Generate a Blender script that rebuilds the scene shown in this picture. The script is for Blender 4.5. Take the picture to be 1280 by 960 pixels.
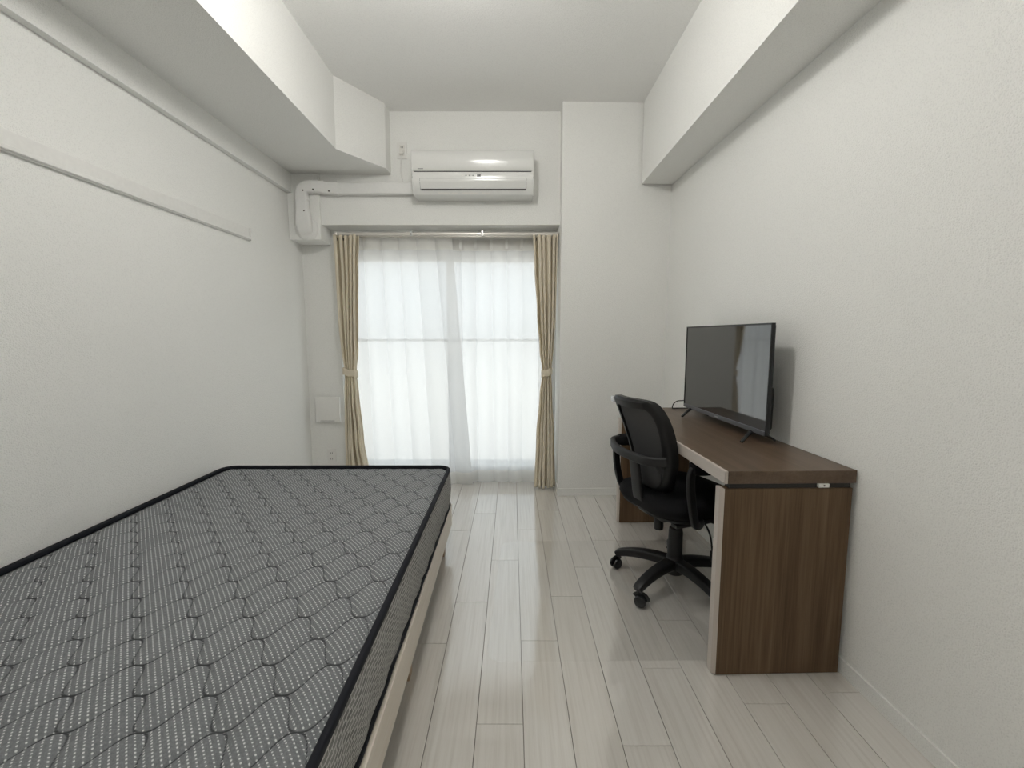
import bpy, bmesh, math, random
from math import sin, cos, pi, radians, atan2, exp, sqrt
from mathutils import Vector, Matrix

random.seed(7)
for o in list(bpy.data.objects):
    bpy.data.objects.remove(o)
SC = bpy.context.scene
COL = SC.collection

# ------------------------------------------------------------------ camera
cam_d = bpy.data.cameras.new('camera')
cam_d.sensor_width = 36.0
cam_d.lens = 560 / 1280 * 36.0
cam_d.clip_start = 0.05
cam = bpy.data.objects.new('camera', cam_d)
COL.objects.link(cam)
cam.location = (0, 0, 1.2)
cam.rotation_euler = (pi / 2 - math.atan(60 / 560), 0, 0)
SC.camera = cam

# ------------------------------------------------------------------ world, light, exposure
LAMP_STRENGTH = 69.0
SKY_STRENGTH = 1.42
w = bpy.data.worlds.new('world')
SC.world = w
w.use_nodes = True
_nt = w.node_tree
_bg = _nt.nodes['Background']
_bg.inputs[1].default_value = SKY_STRENGTH
_tc = _nt.nodes.new('ShaderNodeTexCoord')
_sp = _nt.nodes.new('ShaderNodeSeparateXYZ')
_rp = _nt.nodes.new('ShaderNodeValToRGB')
_mr = _nt.nodes.new('ShaderNodeMapRange')
_mr.inputs['From Min'].default_value = -1
_nt.links.new(_tc.outputs['Generated'], _sp.inputs[0])
_nt.links.new(_sp.outputs[2], _mr.inputs[0])
_nt.links.new(_mr.outputs[0], _rp.inputs[0])
# sunlit pale ground below, hazy bright sky above
_e = _rp.color_ramp.elements
_e[0].position, _e[0].color = 0.44, (1.30, 1.28, 1.22, 1)
_e[1].position, _e[1].color = 0.54, (0.90, 0.955, 1.0, 1)
_nt.links.new(_rp.outputs[0], _bg.inputs[0])
vs = SC.view_settings
SC.display_settings.display_device = 'sRGB'
vs.view_transform = 'Standard'
vs.look = 'None'
vs.exposure = 0.0
vs.gamma = 1.0
vs.use_curve_mapping = False


# ------------------------------------------------------------------ materials
def nmat(name):
    m = bpy.data.materials.new(name)
    m.use_nodes = True
    nt = m.node_tree
    return m, nt, nt.nodes['Principled BSDF'], nt.nodes['Material Output']


def N(nt, kind, **kw):
    n = nt.nodes.new(kind)
    for k, v in kw.items():
        setattr(n, k, v)
    return n


def setin(n, **kw):
    for k, v in kw.items():
        n.inputs[k.replace('_', ' ')].default_value = v


def mapping(nt, scale=(1, 1, 1), coord='Object'):
    tc = N(nt, 'ShaderNodeTexCoord')
    mp = N(nt, 'ShaderNodeMapping')
    mp.inputs['Scale'].default_value = scale
    nt.links.new(tc.outputs[coord], mp.inputs['Vector'])
    return mp.outputs['Vector']


def noise(nt, vec, scale, detail=2, rough=0.5):
    n = N(nt, 'ShaderNodeTexNoise')
    n.inputs['Scale'].default_value = scale
    n.inputs['Detail'].default_value = detail
    n.inputs['Roughness'].default_value = rough
    nt.links.new(vec, n.inputs['Vector'])
    return n.outputs['Fac']


def ramp(nt, fac, stops):
    r = N(nt, 'ShaderNodeValToRGB')
    e = r.color_ramp.elements
    while len(e) < len(stops):
        e.new(0.5)
    for i, (p, c) in enumerate(stops):
        e[i].position = p
        e[i].color = (*c, 1) if len(c) == 3 else c
    nt.links.new(fac, r.inputs[0])
    return r.outputs[0]


def bump(nt, bsdf, height, strength=0.2, dist=0.002):
    b = N(nt, 'ShaderNodeBump')
    b.inputs['Strength'].default_value = strength
    b.inputs['Distance'].default_value = dist
    nt.links.new(height, b.inputs['Height'])
    nt.links.new(b.outputs[0], bsdf.inputs['Normal'])


def math_n(nt, op, a, b=None, c=None):
    n = N(nt, 'ShaderNodeMath', operation=op)
    for i, v in enumerate((a, b, c)):
        if v is None:
            continue
        if isinstance(v, (int, float)):
            n.inputs[i].default_value = v
        else:
            nt.links.new(v, n.inputs[i])
    return n.outputs[0]


def plain(name, col, rough=0.5, metal=0.0, spec=0.5, var=0.04, scale=60, bmp=0.0):
    m, nt, b, out = nmat(name)
    v = mapping(nt)
    f = noise(nt, v, scale, 3)
    lo = tuple(c * (1 - var) for c in col)
    hi = tuple(min(1, c * (1 + var)) for c in col)
    nt.links.new(ramp(nt, f, [(0.3, lo), (0.7, hi)]), b.inputs['Base Color'])
    setin(b, Roughness=rough, Metallic=metal)
    b.inputs['Specular IOR Level'].default_value = spec
    if bmp:
        bump(nt, b, f, bmp, 0.001)
    return m


def wallpaper(name, col):
    m, nt, b, out = nmat(name)
    v = mapping(nt)
    vo = N(nt, 'ShaderNodeTexVoronoi')
    vo.inputs['Scale'].default_value = 210
    nt.links.new(v, vo.inputs['Vector'])
    f2 = noise(nt, v, 260, 2, 0.6)
    h = math_n(nt, 'ADD', vo.outputs['Distance'], f2)
    c = ramp(nt, h, [(0.35, tuple(x * 0.88 for x in col)), (0.95, tuple(min(1, x * 1.05) for x in col))])
    nt.links.new(c, b.inputs['Base Color'])
    setin(b, Roughness=0.75)
    b.inputs['Specular IOR Level'].default_value = 0.25
    bump(nt, b, h, 0.6, 0.0016)
    return m


def wood(name, axis, dark, mid, light, rough=0.4, fine=110, coarse=9, spec=0.4):
    """grain running along the given axis (0 x, 1 y, 2 z)"""
    m, nt, b, out = nmat(name)
    s1 = [fine] * 3
    s1[axis] = 3.0
    s2 = [coarse] * 3
    s2[axis] = 0.7
    f1 = noise(nt, mapping(nt, s1), 1.0, 3, 0.6)
    f2 = noise(nt, mapping(nt, s2), 1.0, 2, 0.5)
    s3 = [28] * 3
    s3[axis] = 1.2
    f3 = noise(nt, mapping(nt, s3), 1.0, 4, 0.6)
    f = math_n(nt, 'MULTIPLY', f1, 0.34)
    f = math_n(nt, 'MULTIPLY_ADD', f2, 0.30, f)
    f = math_n(nt, 'MULTIPLY_ADD', f3, 0.36, f)
    nt.links.new(ramp(nt, f, [(0.34, dark), (0.5, mid), (0.66, light)]), b.inputs['Base Color'])
    setin(b, Roughness=rough)
    b.inputs['Specular IOR Level'].default_value = spec
    bump(nt, b, f1, 0.08, 0.0006)
    return m


M = {}
WALL = (0.88, 0.877, 0.85)
M['wall'] = wallpaper('wallpaper', WALL)
M['ceiling'] = wallpaper('ceiling_paper', (0.92, 0.915, 0.895))
M['white_trim'] = plain('white_painted_trim', (0.87, 0.862, 0.835), 0.45, var=0.02)
M['white_plastic'] = plain('white_plastic', (0.87, 0.86, 0.83), 0.3, var=0.015)
M['white_gloss'] = plain('glossy_white_plastic', (0.80, 0.80, 0.775), 0.16, var=0.01)
M['ivory_plastic'] = plain('ivory_plastic', (0.82, 0.80, 0.755), 0.35, var=0.02)
M['duct'] = plain('white_duct_plastic', (0.87, 0.865, 0.845), 0.32, var=0.015)
M['dark_slot'] = plain('dark_slot', (0.03, 0.027, 0.025), 0.6)
M['grey_mark'] = plain('grey_print', (0.30, 0.30, 0.30), 0.5)
M['screw'] = plain('screw_head', (0.10, 0.09, 0.08), 0.4, 0.6)
M['black_display'] = plain('black_display', (0.004, 0.004, 0.004), 0.15)
M['black_plastic'] = plain('black_plastic', (0.009, 0.009, 0.010), 0.45, spec=0.4, bmp=0.05, scale=400)
M['grey_plastic'] = plain('dark_grey_plastic', (0.016, 0.016, 0.017), 0.5, spec=0.4)
M['black_gloss'] = plain('black_gloss_plastic', (0.012, 0.013, 0.015), 0.25)
M['screen'] = plain('tv_screen', (0.004, 0.004, 0.004), 0.05, spec=1.0, var=0.01)
M['screen'].node_tree.nodes['Principled BSDF'].inputs['IOR'].default_value = 1.72
M['silver'] = plain('silver_plastic', (0.72, 0.73, 0.75), 0.25, 0.4)
M['bezel_grey'] = plain('bezel_grey', (0.09, 0.09, 0.10), 0.35)
M['alu'] = plain('aluminium', (0.70, 0.70, 0.69), 0.35, 0.7, var=0.02)
M['rail_metal'] = plain('enamelled_rail', (0.72, 0.69, 0.64), 0.3, 0.25, var=0.02)
M['black_fabric'] = plain('black_seat_fabric', (0.008, 0.008, 0.009), 0.9, spec=0.15, bmp=0.3, scale=700)
M['piping'] = plain('black_piping', (0.012, 0.013, 0.018), 0.75, spec=0.2, bmp=0.3, scale=500)
M['bed_wood'] = wood('pale_bed_wood', 1, (0.74, 0.66, 0.56), (0.80, 0.73, 0.64), (0.85, 0.79, 0.70), 0.45, 90, 8)
M['bed_leg'] = wood('tan_leg_wood', 2, (0.36, 0.25, 0.16), (0.44, 0.31, 0.20), (0.50, 0.37, 0.25), 0.5, 90, 8)
M['desk_top'] = wood('walnut_top', 1, (0.075, 0.047, 0.029), (0.118, 0.077, 0.049), (0.165, 0.112, 0.075), 0.36)
M['desk_panel'] = wood('walnut_panel', 2, (0.062, 0.036, 0.018), (0.122, 0.075, 0.041), (0.195, 0.128, 0.075), 0.5, spec=0.25)
M['desk_band'] = wood('edge_banding', 1, (0.46, 0.405, 0.36), (0.51, 0.455, 0.41), (0.55, 0.50, 0.455), 0.35)
M['desk_band_v'] = wood('edge_banding_upright', 2, (0.46, 0.405, 0.36), (0.51, 0.455, 0.41), (0.55, 0.50, 0.455), 0.35)
M['drape'] = None
M['balcony'] = plain('balcony_concrete', (0.80, 0.80, 0.79), 0.8)
M['gap'] = plain('floor_gap', (0.19, 0.165, 0.14), 0.7)


def floor_mat():
    m, nt, b, out = nmat('white_oak_planks')
    geo = N(nt, 'ShaderNodeNewGeometry')
    v = mapping(nt, (90, 2.2, 90))
    # every plank gets its own piece of grain
    add = N(nt, 'ShaderNodeVectorMath', operation='ADD')
    cmb = N(nt, 'ShaderNodeCombineXYZ')
    r = math_n(nt, 'MULTIPLY', geo.outputs['Random Per Island'], 57.0)
    nt.links.new(r, cmb.inputs[1])
    nt.links.new(v, add.inputs[0])
    nt.links.new(cmb.outputs[0], add.inputs[1])
    f = noise(nt, add.outputs[0], 1.0, 4, 0.62)
    c1 = ramp(nt, f, [(0.30, (0.64, 0.605, 0.56)), (0.5, (0.71, 0.68, 0.635)), (0.72, (0.75, 0.725, 0.685))])
    tint = ramp(nt, geo.outputs['Random Per Island'], [(0, (0.93, 0.92, 0.905)), (1, (1, 1, 1))])
    mx = N(nt, 'ShaderNodeMixRGB', blend_type='MULTIPLY')
    mx.inputs[0].default_value = 1.0
    nt.links.new(c1, mx.inputs[1])
    nt.links.new(tint, mx.inputs[2])
    nt.links.new(mx.outputs[0], b.inputs['Base Color'])
    setin(b, Roughness=0.2)
    b.inputs['Coat Weight'].default_value = 1.0
    b.inputs['Coat IOR'].default_value = 2.0
    b.inputs['Coat Roughness'].default_value = 0.07
    b.inputs['Specular IOR Level'].default_value = 0.8
    bump(nt, b, f, 0.04, 0.0005)
    return m


def quilt_mat():
    """grey ticking with dotted white pin stripes running diagonally, parallel to one set of seams"""
    m, nt, b, out = nmat('grey_dotted_ticking')
    tc = N(nt, 'ShaderNodeTexCoord')
    sx = N(nt, 'ShaderNodeSeparateXYZ')
    nt.links.new(tc.outputs['Object'], sx.inputs[0])
    SP, SD = 0.0116, 0.0088
    px = math_n(nt, 'MULTIPLY_ADD', sx.outputs[0], 0.766 / SP, math_n(nt, 'MULTIPLY', sx.outputs[1], 0.643 / SP))
    py = math_n(nt, 'MULTIPLY_ADD', sx.outputs[0], -0.643 / SD, math_n(nt, 'MULTIPLY', sx.outputs[1], 0.766 / SD))
    row = math_n(nt, 'FLOOR', px)
    off = math_n(nt, 'MULTIPLY', row, 0.875)
    py = math_n(nt, 'ADD', py, off)
    fx = math_n(nt, 'SUBTRACT', math_n(nt, 'FRACT', px), 0.5)
    fy = math_n(nt, 'SUBTRACT', math_n(nt, 'FRACT', py), 0.5)
    dx = math_n(nt, 'MULTIPLY', fx, SP / 0.0018)
    dy = math_n(nt, 'MULTIPLY', fy, SD / 0.0020)
    d = math_n(nt, 'SQRT', math_n(nt, 'ADD', math_n(nt, 'MULTIPLY', dx, dx), math_n(nt, 'MULTIPLY', dy, dy)))
    dots = ramp(nt, d, [(0.85, (1, 1, 1)), (1.0, (0, 0, 0))])
    vv = mapping(nt, (1, 1, 1))
    f = noise(nt, vv, 900, 2, 0.6)
    f2 = noise(nt, vv, 160, 3, 0.6)
    ff = math_n(nt, 'MULTIPLY_ADD', f, 0.6, math_n(nt, 'MULTIPLY', f2, 0.4))
    base = ramp(nt, ff, [(0.3, (0.110, 0.116, 0.123)), (0.7, (0.265, 0.276, 0.287))])
    mx = N(nt, 'ShaderNodeMixRGB')
    nt.links.new(dots, mx.inputs[0])
    # paler woven stripe under each row of dots
    st = N(nt, 'ShaderNodeMixRGB')
    nt.links.new(ramp(nt, math_n(nt, 'ABSOLUTE', fx), [(0.12, (0.18, 0.18, 0.18)), (0.19, (0, 0, 0))]), st.inputs[0])
    nt.links.new(base, st.inputs[1])
    st.inputs[2].default_value = (0.42, 0.43, 0.43, 1)
    nt.links.new(st.outputs[0], mx.inputs[1])
    mx.inputs[2].default_value = (0.66, 0.67, 0.665, 1)
    # dark seam line: stitching thread plus groove shading put into the colour
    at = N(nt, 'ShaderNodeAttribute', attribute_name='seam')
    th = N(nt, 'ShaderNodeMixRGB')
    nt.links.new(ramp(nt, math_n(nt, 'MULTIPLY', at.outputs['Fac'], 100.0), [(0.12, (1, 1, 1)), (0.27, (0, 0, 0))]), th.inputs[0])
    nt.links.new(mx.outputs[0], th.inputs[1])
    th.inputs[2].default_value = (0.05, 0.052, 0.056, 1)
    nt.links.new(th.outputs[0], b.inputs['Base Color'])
    setin(b, Roughness=0.85)
    b.inputs['Specular IOR Level'].default_value = 0.15
    bump(nt, b, ff, 0.25, 0.001)
    return m


def border_mat():
    """mattress border: grey basket weave"""
    m, nt, b, out = nmat('grey_woven_border')
    br = N(nt, 'ShaderNodeTexBrick')
    tc = N(nt, 'ShaderNodeTexCoord')
    sx = N(nt, 'ShaderNodeSeparateXYZ')
    nt.links.new(tc.outputs['Object'], sx.inputs[0])
    cm = N(nt, 'ShaderNodeCombineXYZ')
    nt.links.new(math_n(nt, 'ADD', sx.outputs[0], sx.outputs[1]), cm.inputs[0])
    nt.links.new(sx.outputs[2], cm.inputs[1])
    nt.links.new(cm.outputs[0], br.inputs['Vector'])
    br.inputs['Scale'].default_value = 1.0
    br.inputs['Brick Width'].default_value = 0.030
    br.inputs['Row Height'].default_value = 0.011
    br.inputs['Mortar Size'].default_value = 0.0016
    br.inputs['Color1'].default_value = (0.22, 0.22, 0.215, 1)
    br.inputs['Color2'].default_value = (0.33, 0.325, 0.315, 1)
    br.inputs['Mortar'].default_value = (0.60, 0.59, 0.57, 1)
    vv = mapping(nt)
    f = noise(nt, vv, 420, 3, 0.7)
    mx = N(nt, 'ShaderNodeMixRGB', blend_type='MULTIPLY')
    mx.inputs[0].default_value = 0.8
    nt.links.new(br.outputs['Color'], mx.inputs[1])
    nt.links.new(ramp(nt, f, [(0.3, (0.55, 0.55, 0.55)), (0.7, (1.25, 1.25, 1.25))]), mx.inputs[2])
    nt.links.new(mx.outputs[0], b.inputs['Base Color'])
    setin(b, Roughness=0.9)
    b.inputs['Specular IOR Level'].default_value = 0.1
    bump(nt, b, f, 0.3, 0.002)
    return m


def cloth_mat(name, col, transl, transp=0.0, rough=0.9):
    m, nt, b, out = nmat(name)
    nt.nodes.remove(b)
    v = mapping(nt, (900, 900, 900))
    f = noise(nt, v, 1.0, 2)
    c = ramp(nt, f, [(0.3, tuple(x * 0.95 for x in col)), (0.7, tuple(min(1, x * 1.03) for x in col))])
    df = N(nt, 'ShaderNodeBsdfDiffuse')
    tl = N(nt, 'ShaderNodeBsdfTranslucent')
    nt.links.new(c, df.inputs[0])
    nt.links.new(c, tl.inputs[0])
    mx = N(nt, 'ShaderNodeMixShader')
    mx.inputs[0].default_value = transl
    nt.links.new(df.outputs[0], mx.inputs[1])
    nt.links.new(tl.outputs[0], mx.inputs[2])
    last = mx.outputs[0]
    if transp:
        tp = N(nt, 'ShaderNodeBsdfTransparent')
        m2 = N(nt, 'ShaderNodeMixShader')
        lw = N(nt, 'ShaderNodeLayerWeight')
        lw.inputs[0].default_value = 0.35
        nt.links.new(math_n(nt, 'MULTIPLY', math_n(nt, 'SUBTRACT', 1.0, lw.outputs['Facing']), transp), m2.inputs[0])
        nt.links.new(last, m2.inputs[1])
        nt.links.new(tp.outputs[0], m2.inputs[2])
        last = m2.outputs[0]
    nt.links.new(last, out.inputs[0])
    return m


def clear_mat(name, tint, refl=0.5, rough=0.05, haze=0.0):
    """clear sheet: see-through with mirror reflection growing at grazing angles"""
    m, nt, b, out = nmat(name)
    nt.nodes.remove(b)
    tp = N(nt, 'ShaderNodeBsdfTransparent')
    tp.inputs[0].default_value = (*tint, 1)
    gl = N(nt, 'ShaderNodeBsdfGlossy')
    gl.inputs['Roughness'].default_value = rough
    fr = N(nt, 'ShaderNodeFresnel')
    fr.inputs[0].default_value = 1.46 if name == 'window_glass' else 1.75
    ge = N(nt, 'ShaderNodeNewGeometry')
    front = math_n(nt, 'SUBTRACT', 1.0, ge.outputs['Backfacing'])
    fac = math_n(nt, 'MULTIPLY', math_n(nt, 'MULTIPLY', fr.outputs[0], refl), front)
    last = tp.outputs[0]
    if haze:
        df = N(nt, 'ShaderNodeBsdfDiffuse')
        df.inputs[0].default_value = (0.8, 0.8, 0.78, 1)
        mh = N(nt, 'ShaderNodeMixShader')
        mh.inputs[0].default_value = haze
        nt.links.new(tp.outputs[0], mh.inputs[1])
        nt.links.new(df.outputs[0], mh.inputs[2])
        last = mh.outputs[0]
    mx = N(nt, 'ShaderNodeMixShader')
    nt.links.new(fac, mx.inputs[0])
    nt.links.new(last, mx.inputs[1])
    nt.links.new(gl.outputs[0], mx.inputs[2])
    nt.links.new(mx.outputs[0], out.inputs[0])
    return m


def emit_mat(name, col, strength):
    m, nt, b, out = nmat(name)
    nt.nodes.remove(b)
    e = N(nt, 'ShaderNodeEmission')
    e.inputs[0].default_value = (*col, 1)
    e.inputs[1].default_value = strength
    nt.links.new(e.outputs[0], out.inputs[0])
    return m


M['floor'] = floor_mat()
M['quilt'] = quilt_mat()
M['border'] = border_mat()
M['drape'] = cloth_mat('beige_drape_cloth', (0.90, 0.83, 0.69), 0.32)
M['sheer'] = cloth_mat('white_voile', (0.92, 0.92, 0.92), 0.60, 0.20)
M['sheer_double'] = cloth_mat('white_voile_double', (0.90, 0.89, 0.86), 0.50, 0.0)
M['mesh_cloth'] = cloth_mat('grey_mesh_cloth', (0.085, 0.085, 0.088), 0.25, 0.05)
M['glass'] = clear_mat('window_glass', (0.95, 0.97, 0.97), 0.6, 0.0)
M['mat_clear'] = clear_mat('clear_vinyl', (0.988, 0.988, 0.985), 1.0, 0.12)
M['lamp_glow'] = emit_mat('lamp_diffuser', (1.0, 0.985, 0.945), LAMP_STRENGTH)
M['fill_lamp_glow'] = emit_mat('fill_lamp_diffuser', (1.0, 0.985, 0.945), LAMP_STRENGTH * 0.4)  # dimmer glow of the added fill lamp


# ------------------------------------------------------------------ mesh helpers
def link(name, bm, mat, parent=None, smooth=False, angle=None, mats=None):
    me = bpy.data.meshes.new(name)
    bmesh.ops.recalc_face_normals(bm, faces=bm.faces[:])
    bm.to_mesh(me)
    bm.free()
    o = bpy.data.objects.new(name, me)
    COL.objects.link(o)
    for mm in (mats or [mat]):
        me.materials.append(mm)
    if smooth:
        for p in me.polygons:
            p.use_smooth = True
        if angle:
            try:
                me.set_sharp_from_angle(angle=radians(angle))
            except Exception:
                pass
    if parent is not None:
        o.parent = parent
    return o


def tag(o, label=None, cat=None, group=None, kind=None):
    if label: o['label'] = label
    if cat: o['category'] = cat
    if group: o['group'] = group
    if kind: o['kind'] = kind
    return o


def empty(name, loc, rz=0.0, label=None, cat=None, group=None):
    o = bpy.data.objects.new(name, None)
    o.empty_display_size = 0.05
    COL.objects.link(o)
    o.location = loc
    o.rotation_euler = (0, 0, rz)
    return tag(o, label, cat, group)


def box(bm, x0, x1, y0, y1, z0, z1, bev=0.0, seg=2):
    vs_ = [bm.verts.new((x, y, z)) for z in (z0, z1) for y in (y0, y1) for x in (x0, x1)]
    idx = [(0, 2, 3, 1), (4, 5, 7, 6), (0, 1, 5, 4), (2, 6, 7, 3), (0, 4, 6, 2), (1, 3, 7, 5)]
    fs = [bm.faces.new([vs_[i] for i in f]) for f in idx]
    if bev:
        es = {e for f in fs for e in f.edges}
        bmesh.ops.bevel(bm, geom=list(es), offset=bev, segments=seg, profile=0.5, affect='EDGES')
    return bm


def bx(*a, **k):
    return box(bmesh.new(), *a, **k)


def prism(bm, poly, z0, z1):
    """vertical prism over an XY polygon"""
    a = [bm.verts.new((x, y, z0)) for x, y in poly]
    b = [bm.verts.new((x, y, z1)) for x, y in poly]
    n = len(poly)
    bm.faces.new(a[::-1])
    bm.faces.new(b)
    for i in range(n):
        bm.faces.new((a[i], a[(i + 1) % n], b[(i + 1) % n], b[i]))
    return bm


def extrude_x(bm, prof, x0, x1):
    """profile [(y,z)] extruded along x"""
    a = [bm.verts.new((x0, y, z)) for y, z in prof]
    b = [bm.verts.new((x1, y, z)) for y, z in prof]
    n = len(prof)
    bm.faces.new(a)
    bm.faces.new(b[::-1])
    for i in range(n):
        bm.faces.new((a[i], b[i], b[(i + 1) % n], a[(i + 1) % n]))
    return bm


def frames(path, closed=False):
    n = len(path)
    P = [Vector(p) for p in path]
    T = []
    for i in range(n):
        if closed:
            t = P[(i + 1) % n] - P[i - 1]
        else:
            t = P[min(i + 1, n - 1)] - P[max(i - 1, 0)]
        T.append(t.normalized())
    return P, T


def sweep(bm, path, sec, up=(0, 0, 1), closed=False, scale=None):
    """sweep section [(a,b)] (a along side, b along up-ish) along the path"""
    P, T = frames(path, closed)
    rings = []
    U = Vector(up)
    for i, (p, t) in enumerate(zip(P, T)):
        s = t.cross(U)
        if s.length < 1e-4:
            s = t.cross(Vector((0, 1, 0)))
        s.normalize()
        u = s.cross(t).normalized()
        k = scale[i] if scale else 1.0
        if isinstance(k, (int, float)):
            k = (k, k)
        rings.append([bm.verts.new(p + s * a * k[0] + u * b * k[1]) for a, b in sec])
    n, m = len(rings), len(sec)
    for i in range(n if closed else n - 1):
        r0, r1 = rings[i], rings[(i + 1) % n]
        for j in range(m):
            bm.faces.new((r0[j], r0[(j + 1) % m], r1[(j + 1) % m], r1[j]))
    if not closed:
        bm.faces.new(rings[0][::-1])
        bm.faces.new(rings[-1])
    return bm


def circ(r, n=10, ry=None):
    ry = ry or r
    return [(r * cos(2 * pi * i / n), ry * sin(2 * pi * i / n)) for i in range(n)]


def rrect(a, b, r, n=3):
    """rounded rectangle section, half sizes a, b"""
    pts = []
    for cx, cy, a0 in ((a - r, b - r, 0), (-a + r, b - r, pi / 2), (-a + r, -b + r, pi), (a - r, -b + r, 3 * pi / 2)):
        for i in range(n + 1):
            t = a0 + pi / 2 * i / n
            pts.append((cx + r * cos(t), cy + r * sin(t)))
    return pts


def tube(bm, path, r, n=10, closed=False):
    return sweep(bm, path, circ(r, n), (0.13, 0.21, 0.97), closed)


def lathe(bm, prof, c=(0, 0, 0), axis='z', n=24):
    """prof [(r, h)]; capped when r = 0 at the ends"""
    c = Vector(c)

    def pt(r, h, t):
        a, b = r * cos(t), r * sin(t)
        return c + Vector({'z': (a, b, h), 'x': (h, a, b), 'y': (a, h, b)}[axis])
    rings = []
    for r, h in prof:
        if r < 1e-6:
            rings.append([bm.verts.new(pt(0, h, 0))])
        else:
            rings.append([bm.verts.new(pt(r, h, 2 * pi * i / n)) for i in range(n)])
    for a, b in zip(rings, rings[1:]):
        if len(a) == 1 and len(b) == 1:
            continue
        for i in range(n):
            j = (i + 1) % n
            if len(a) == 1:
                bm.faces.new((a[0], b[j], b[i]))
            elif len(b) == 1:
                bm.faces.new((a[i], a[j], b[0]))
            else:
                bm.faces.new((a[i], a[j], b[j], b[i]))
    for rr in (rings[0], rings[-1]):
        if len(rr) > 1:
            bm.faces.new(rr)
    return bm


def catmull(pts, k=6, closed=False):
    P = [Vector(p) for p in pts]
    n = len(P)
    out = []
    for i in range(n if closed else n - 1):
        p0 = P[i - 1] if (closed or i > 0) else P[0]
        p1, p2 = P[i], P[(i + 1) % n]
        p3 = P[(i + 2) % n] if (closed or i + 2 < n) else P[-1]
        for j in range(k):
            t = j / k
            out.append(0.5 * ((2 * p1) + (p2 - p0) * t + (2 * p0 - 5 * p1 + 4 * p2 - p3) * t * t
                              + (3 * p1 - p0 - 3 * p2 + p3) * t ** 3))
    if not closed:
        out.append(P[-1].copy())
    return out


def struct(name, bm, mat, parent=None, **k):
    o = link(name, bm, mat, parent, **k)
    o['kind'] = 'structure'
    return o


def strip_mesh(fn, nu, nv, bm=None):
    """grid of fn(u, v) -> (x, y, z)"""
    bm = bm or bmesh.new()
    g = [[bm.verts.new(fn(i / nu, j / nv)) for i in range(nu + 1)] for j in range(nv + 1)]
    for j in range(nv):
        for i in range(nu):
            bm.faces.new((g[j][i], g[j][i + 1], g[j + 1][i + 1], g[j + 1][i]))
    return bm


def solid(o, t, off=0.0):
    md = o.modifiers.new('thickness', 'SOLIDIFY')
    md.thickness = t
    md.offset = off
    return o


# ------------------------------------------------------------------ the room
ZC = 2.81
XL = -1.64
YN, YW = -1.5, 3.59          # wall behind the camera, window wall
YA = 3.42                    # face of the drop beam that carries the air conditioner


def xr(y):
    return 1.183 - 0.0275 * (y - 1.48)


def make_floor():
    bm = bmesh.new()
    W, L, g = 0.1455, 1.025, 0.0009
    x_ref = 0.035
    known = {-3: 1.64, -2: 1.916, -1: 1.273, 0: 1.656, 1: 1.96, 2: 1.199, 3: 1.509, 4: 1.784, 5: 1.35, 6: 1.7,
             -4: 1.35, -5: 1.8}
    i0, i1 = -12, 9
    xmin, xmax, ymin, ymax = XL, 1.30, YN, 3.75
    for i in range(i0, i1):
        a = max(x_ref + i * W, xmin)
        b = min(x_ref + (i + 1) * W, xmax)
        if b - a < 0.01:
            continue
        y = known.get(i, random.uniform(1, 2))
        while y > ymin:
            y -= L
        while y < ymax:
            c, d = max(y, ymin), min(y + L, ymax)
            if d - c > 0.01:
                t = 0.0006
                lo = [bm.verts.new(p) for p in ((a + g, c + g, -0.012), (b - g, c + g, -0.012), (b - g, d - g, -0.012), (a + g, d - g, -0.012))]
                md = [bm.verts.new((v.co.x, v.co.y, -t)) for v in lo]
                hi = [bm.verts.new(p) for p in ((a + g + t, c + g + t, 0), (b - g - t, c + g + t, 0), (b - g - t, d - g - t, 0), (a + g + t, d - g - t, 0))]
                for p, q in ((lo, md), (md, hi)):
                    for k in range(4):
                        bm.faces.new((p[k], p[(k + 1) % 4], q[(k + 1) % 4], q[k]))
                bm.faces.new(hi)
                bm.faces.new(lo[::-1])
            y += L
    nplank = len(bm.faces)
    box(bm, XL - 0.1, 1.40, YN - 0.1, 3.78, -0.10, -0.010)
    for k, f in enumerate(bm.faces):
        f.material_index = 0 if k < nplank else 1
    me = bpy.data.meshes.new('floor')
    bm.to_mesh(me)
    bm.free()
    me.materials.append(M['floor'])
    me.materials.append(M['gap'])
    o = bpy.data.objects.new('floor', me)
    COL.objects.link(o)
    o['kind'] = 'structure'


make_floor()
struct('ceiling', bx(XL - 0.1, 1.40, YN - 0.1, 3.78, ZC, ZC + 0.1), M['ceiling'])
struct('wall_left', bx(XL - 0.1, XL, YN - 0.1, 3.70, -0.01, ZC), M['wall'])
struct('wall_right', prism(bmesh.new(), [(xr(YN), YN - 0.1), (xr(3.7), 3.70), (1.40, 3.70), (1.40, YN - 0.1)], -0.01, ZC), M['wall'])
struct('wall_near', bx(XL - 0.1, 1.40, YN - 0.1, YN, -0.01, ZC), M['wall'])

# window wall with the drop beam over the recess
XO0, XO1, ZO = -1.36, 0.352, 1.875
bm = bmesh.new()
box(bm, XL, XO0, YW, 3.74, -0.01, 2.017)
box(bm, XO0, XO1, YW, 3.74, ZO, 2.017)
box(bm, XL, XO1, YA, 3.74, 2.017, ZC)
struct('wall_far', bm, M['wall'])
# pillar between recess and right wall
struct('trim_1', prism(bmesh.new(), [(XO1, 3.283), (1.16, 3.308), (1.16, 3.74), (XO1, 3.74)], -0.005, ZC), M['wall'])
# boxed beam along the left wall with its slanted end
struct('trim_2', prism(bmesh.new(), [(XL, YN), (-1.105, YN), (-1.112, 2.97), (-0.900, 3.285), (-0.888, 3.305), (-0.884, YA), (XL, YA)], 2.374, ZC), M['wall'])
# thin ledge under that beam
struct('trim_3', bx(XL, -1.605, YN, YA, 2.237, 2.374), M['wall'])
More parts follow.
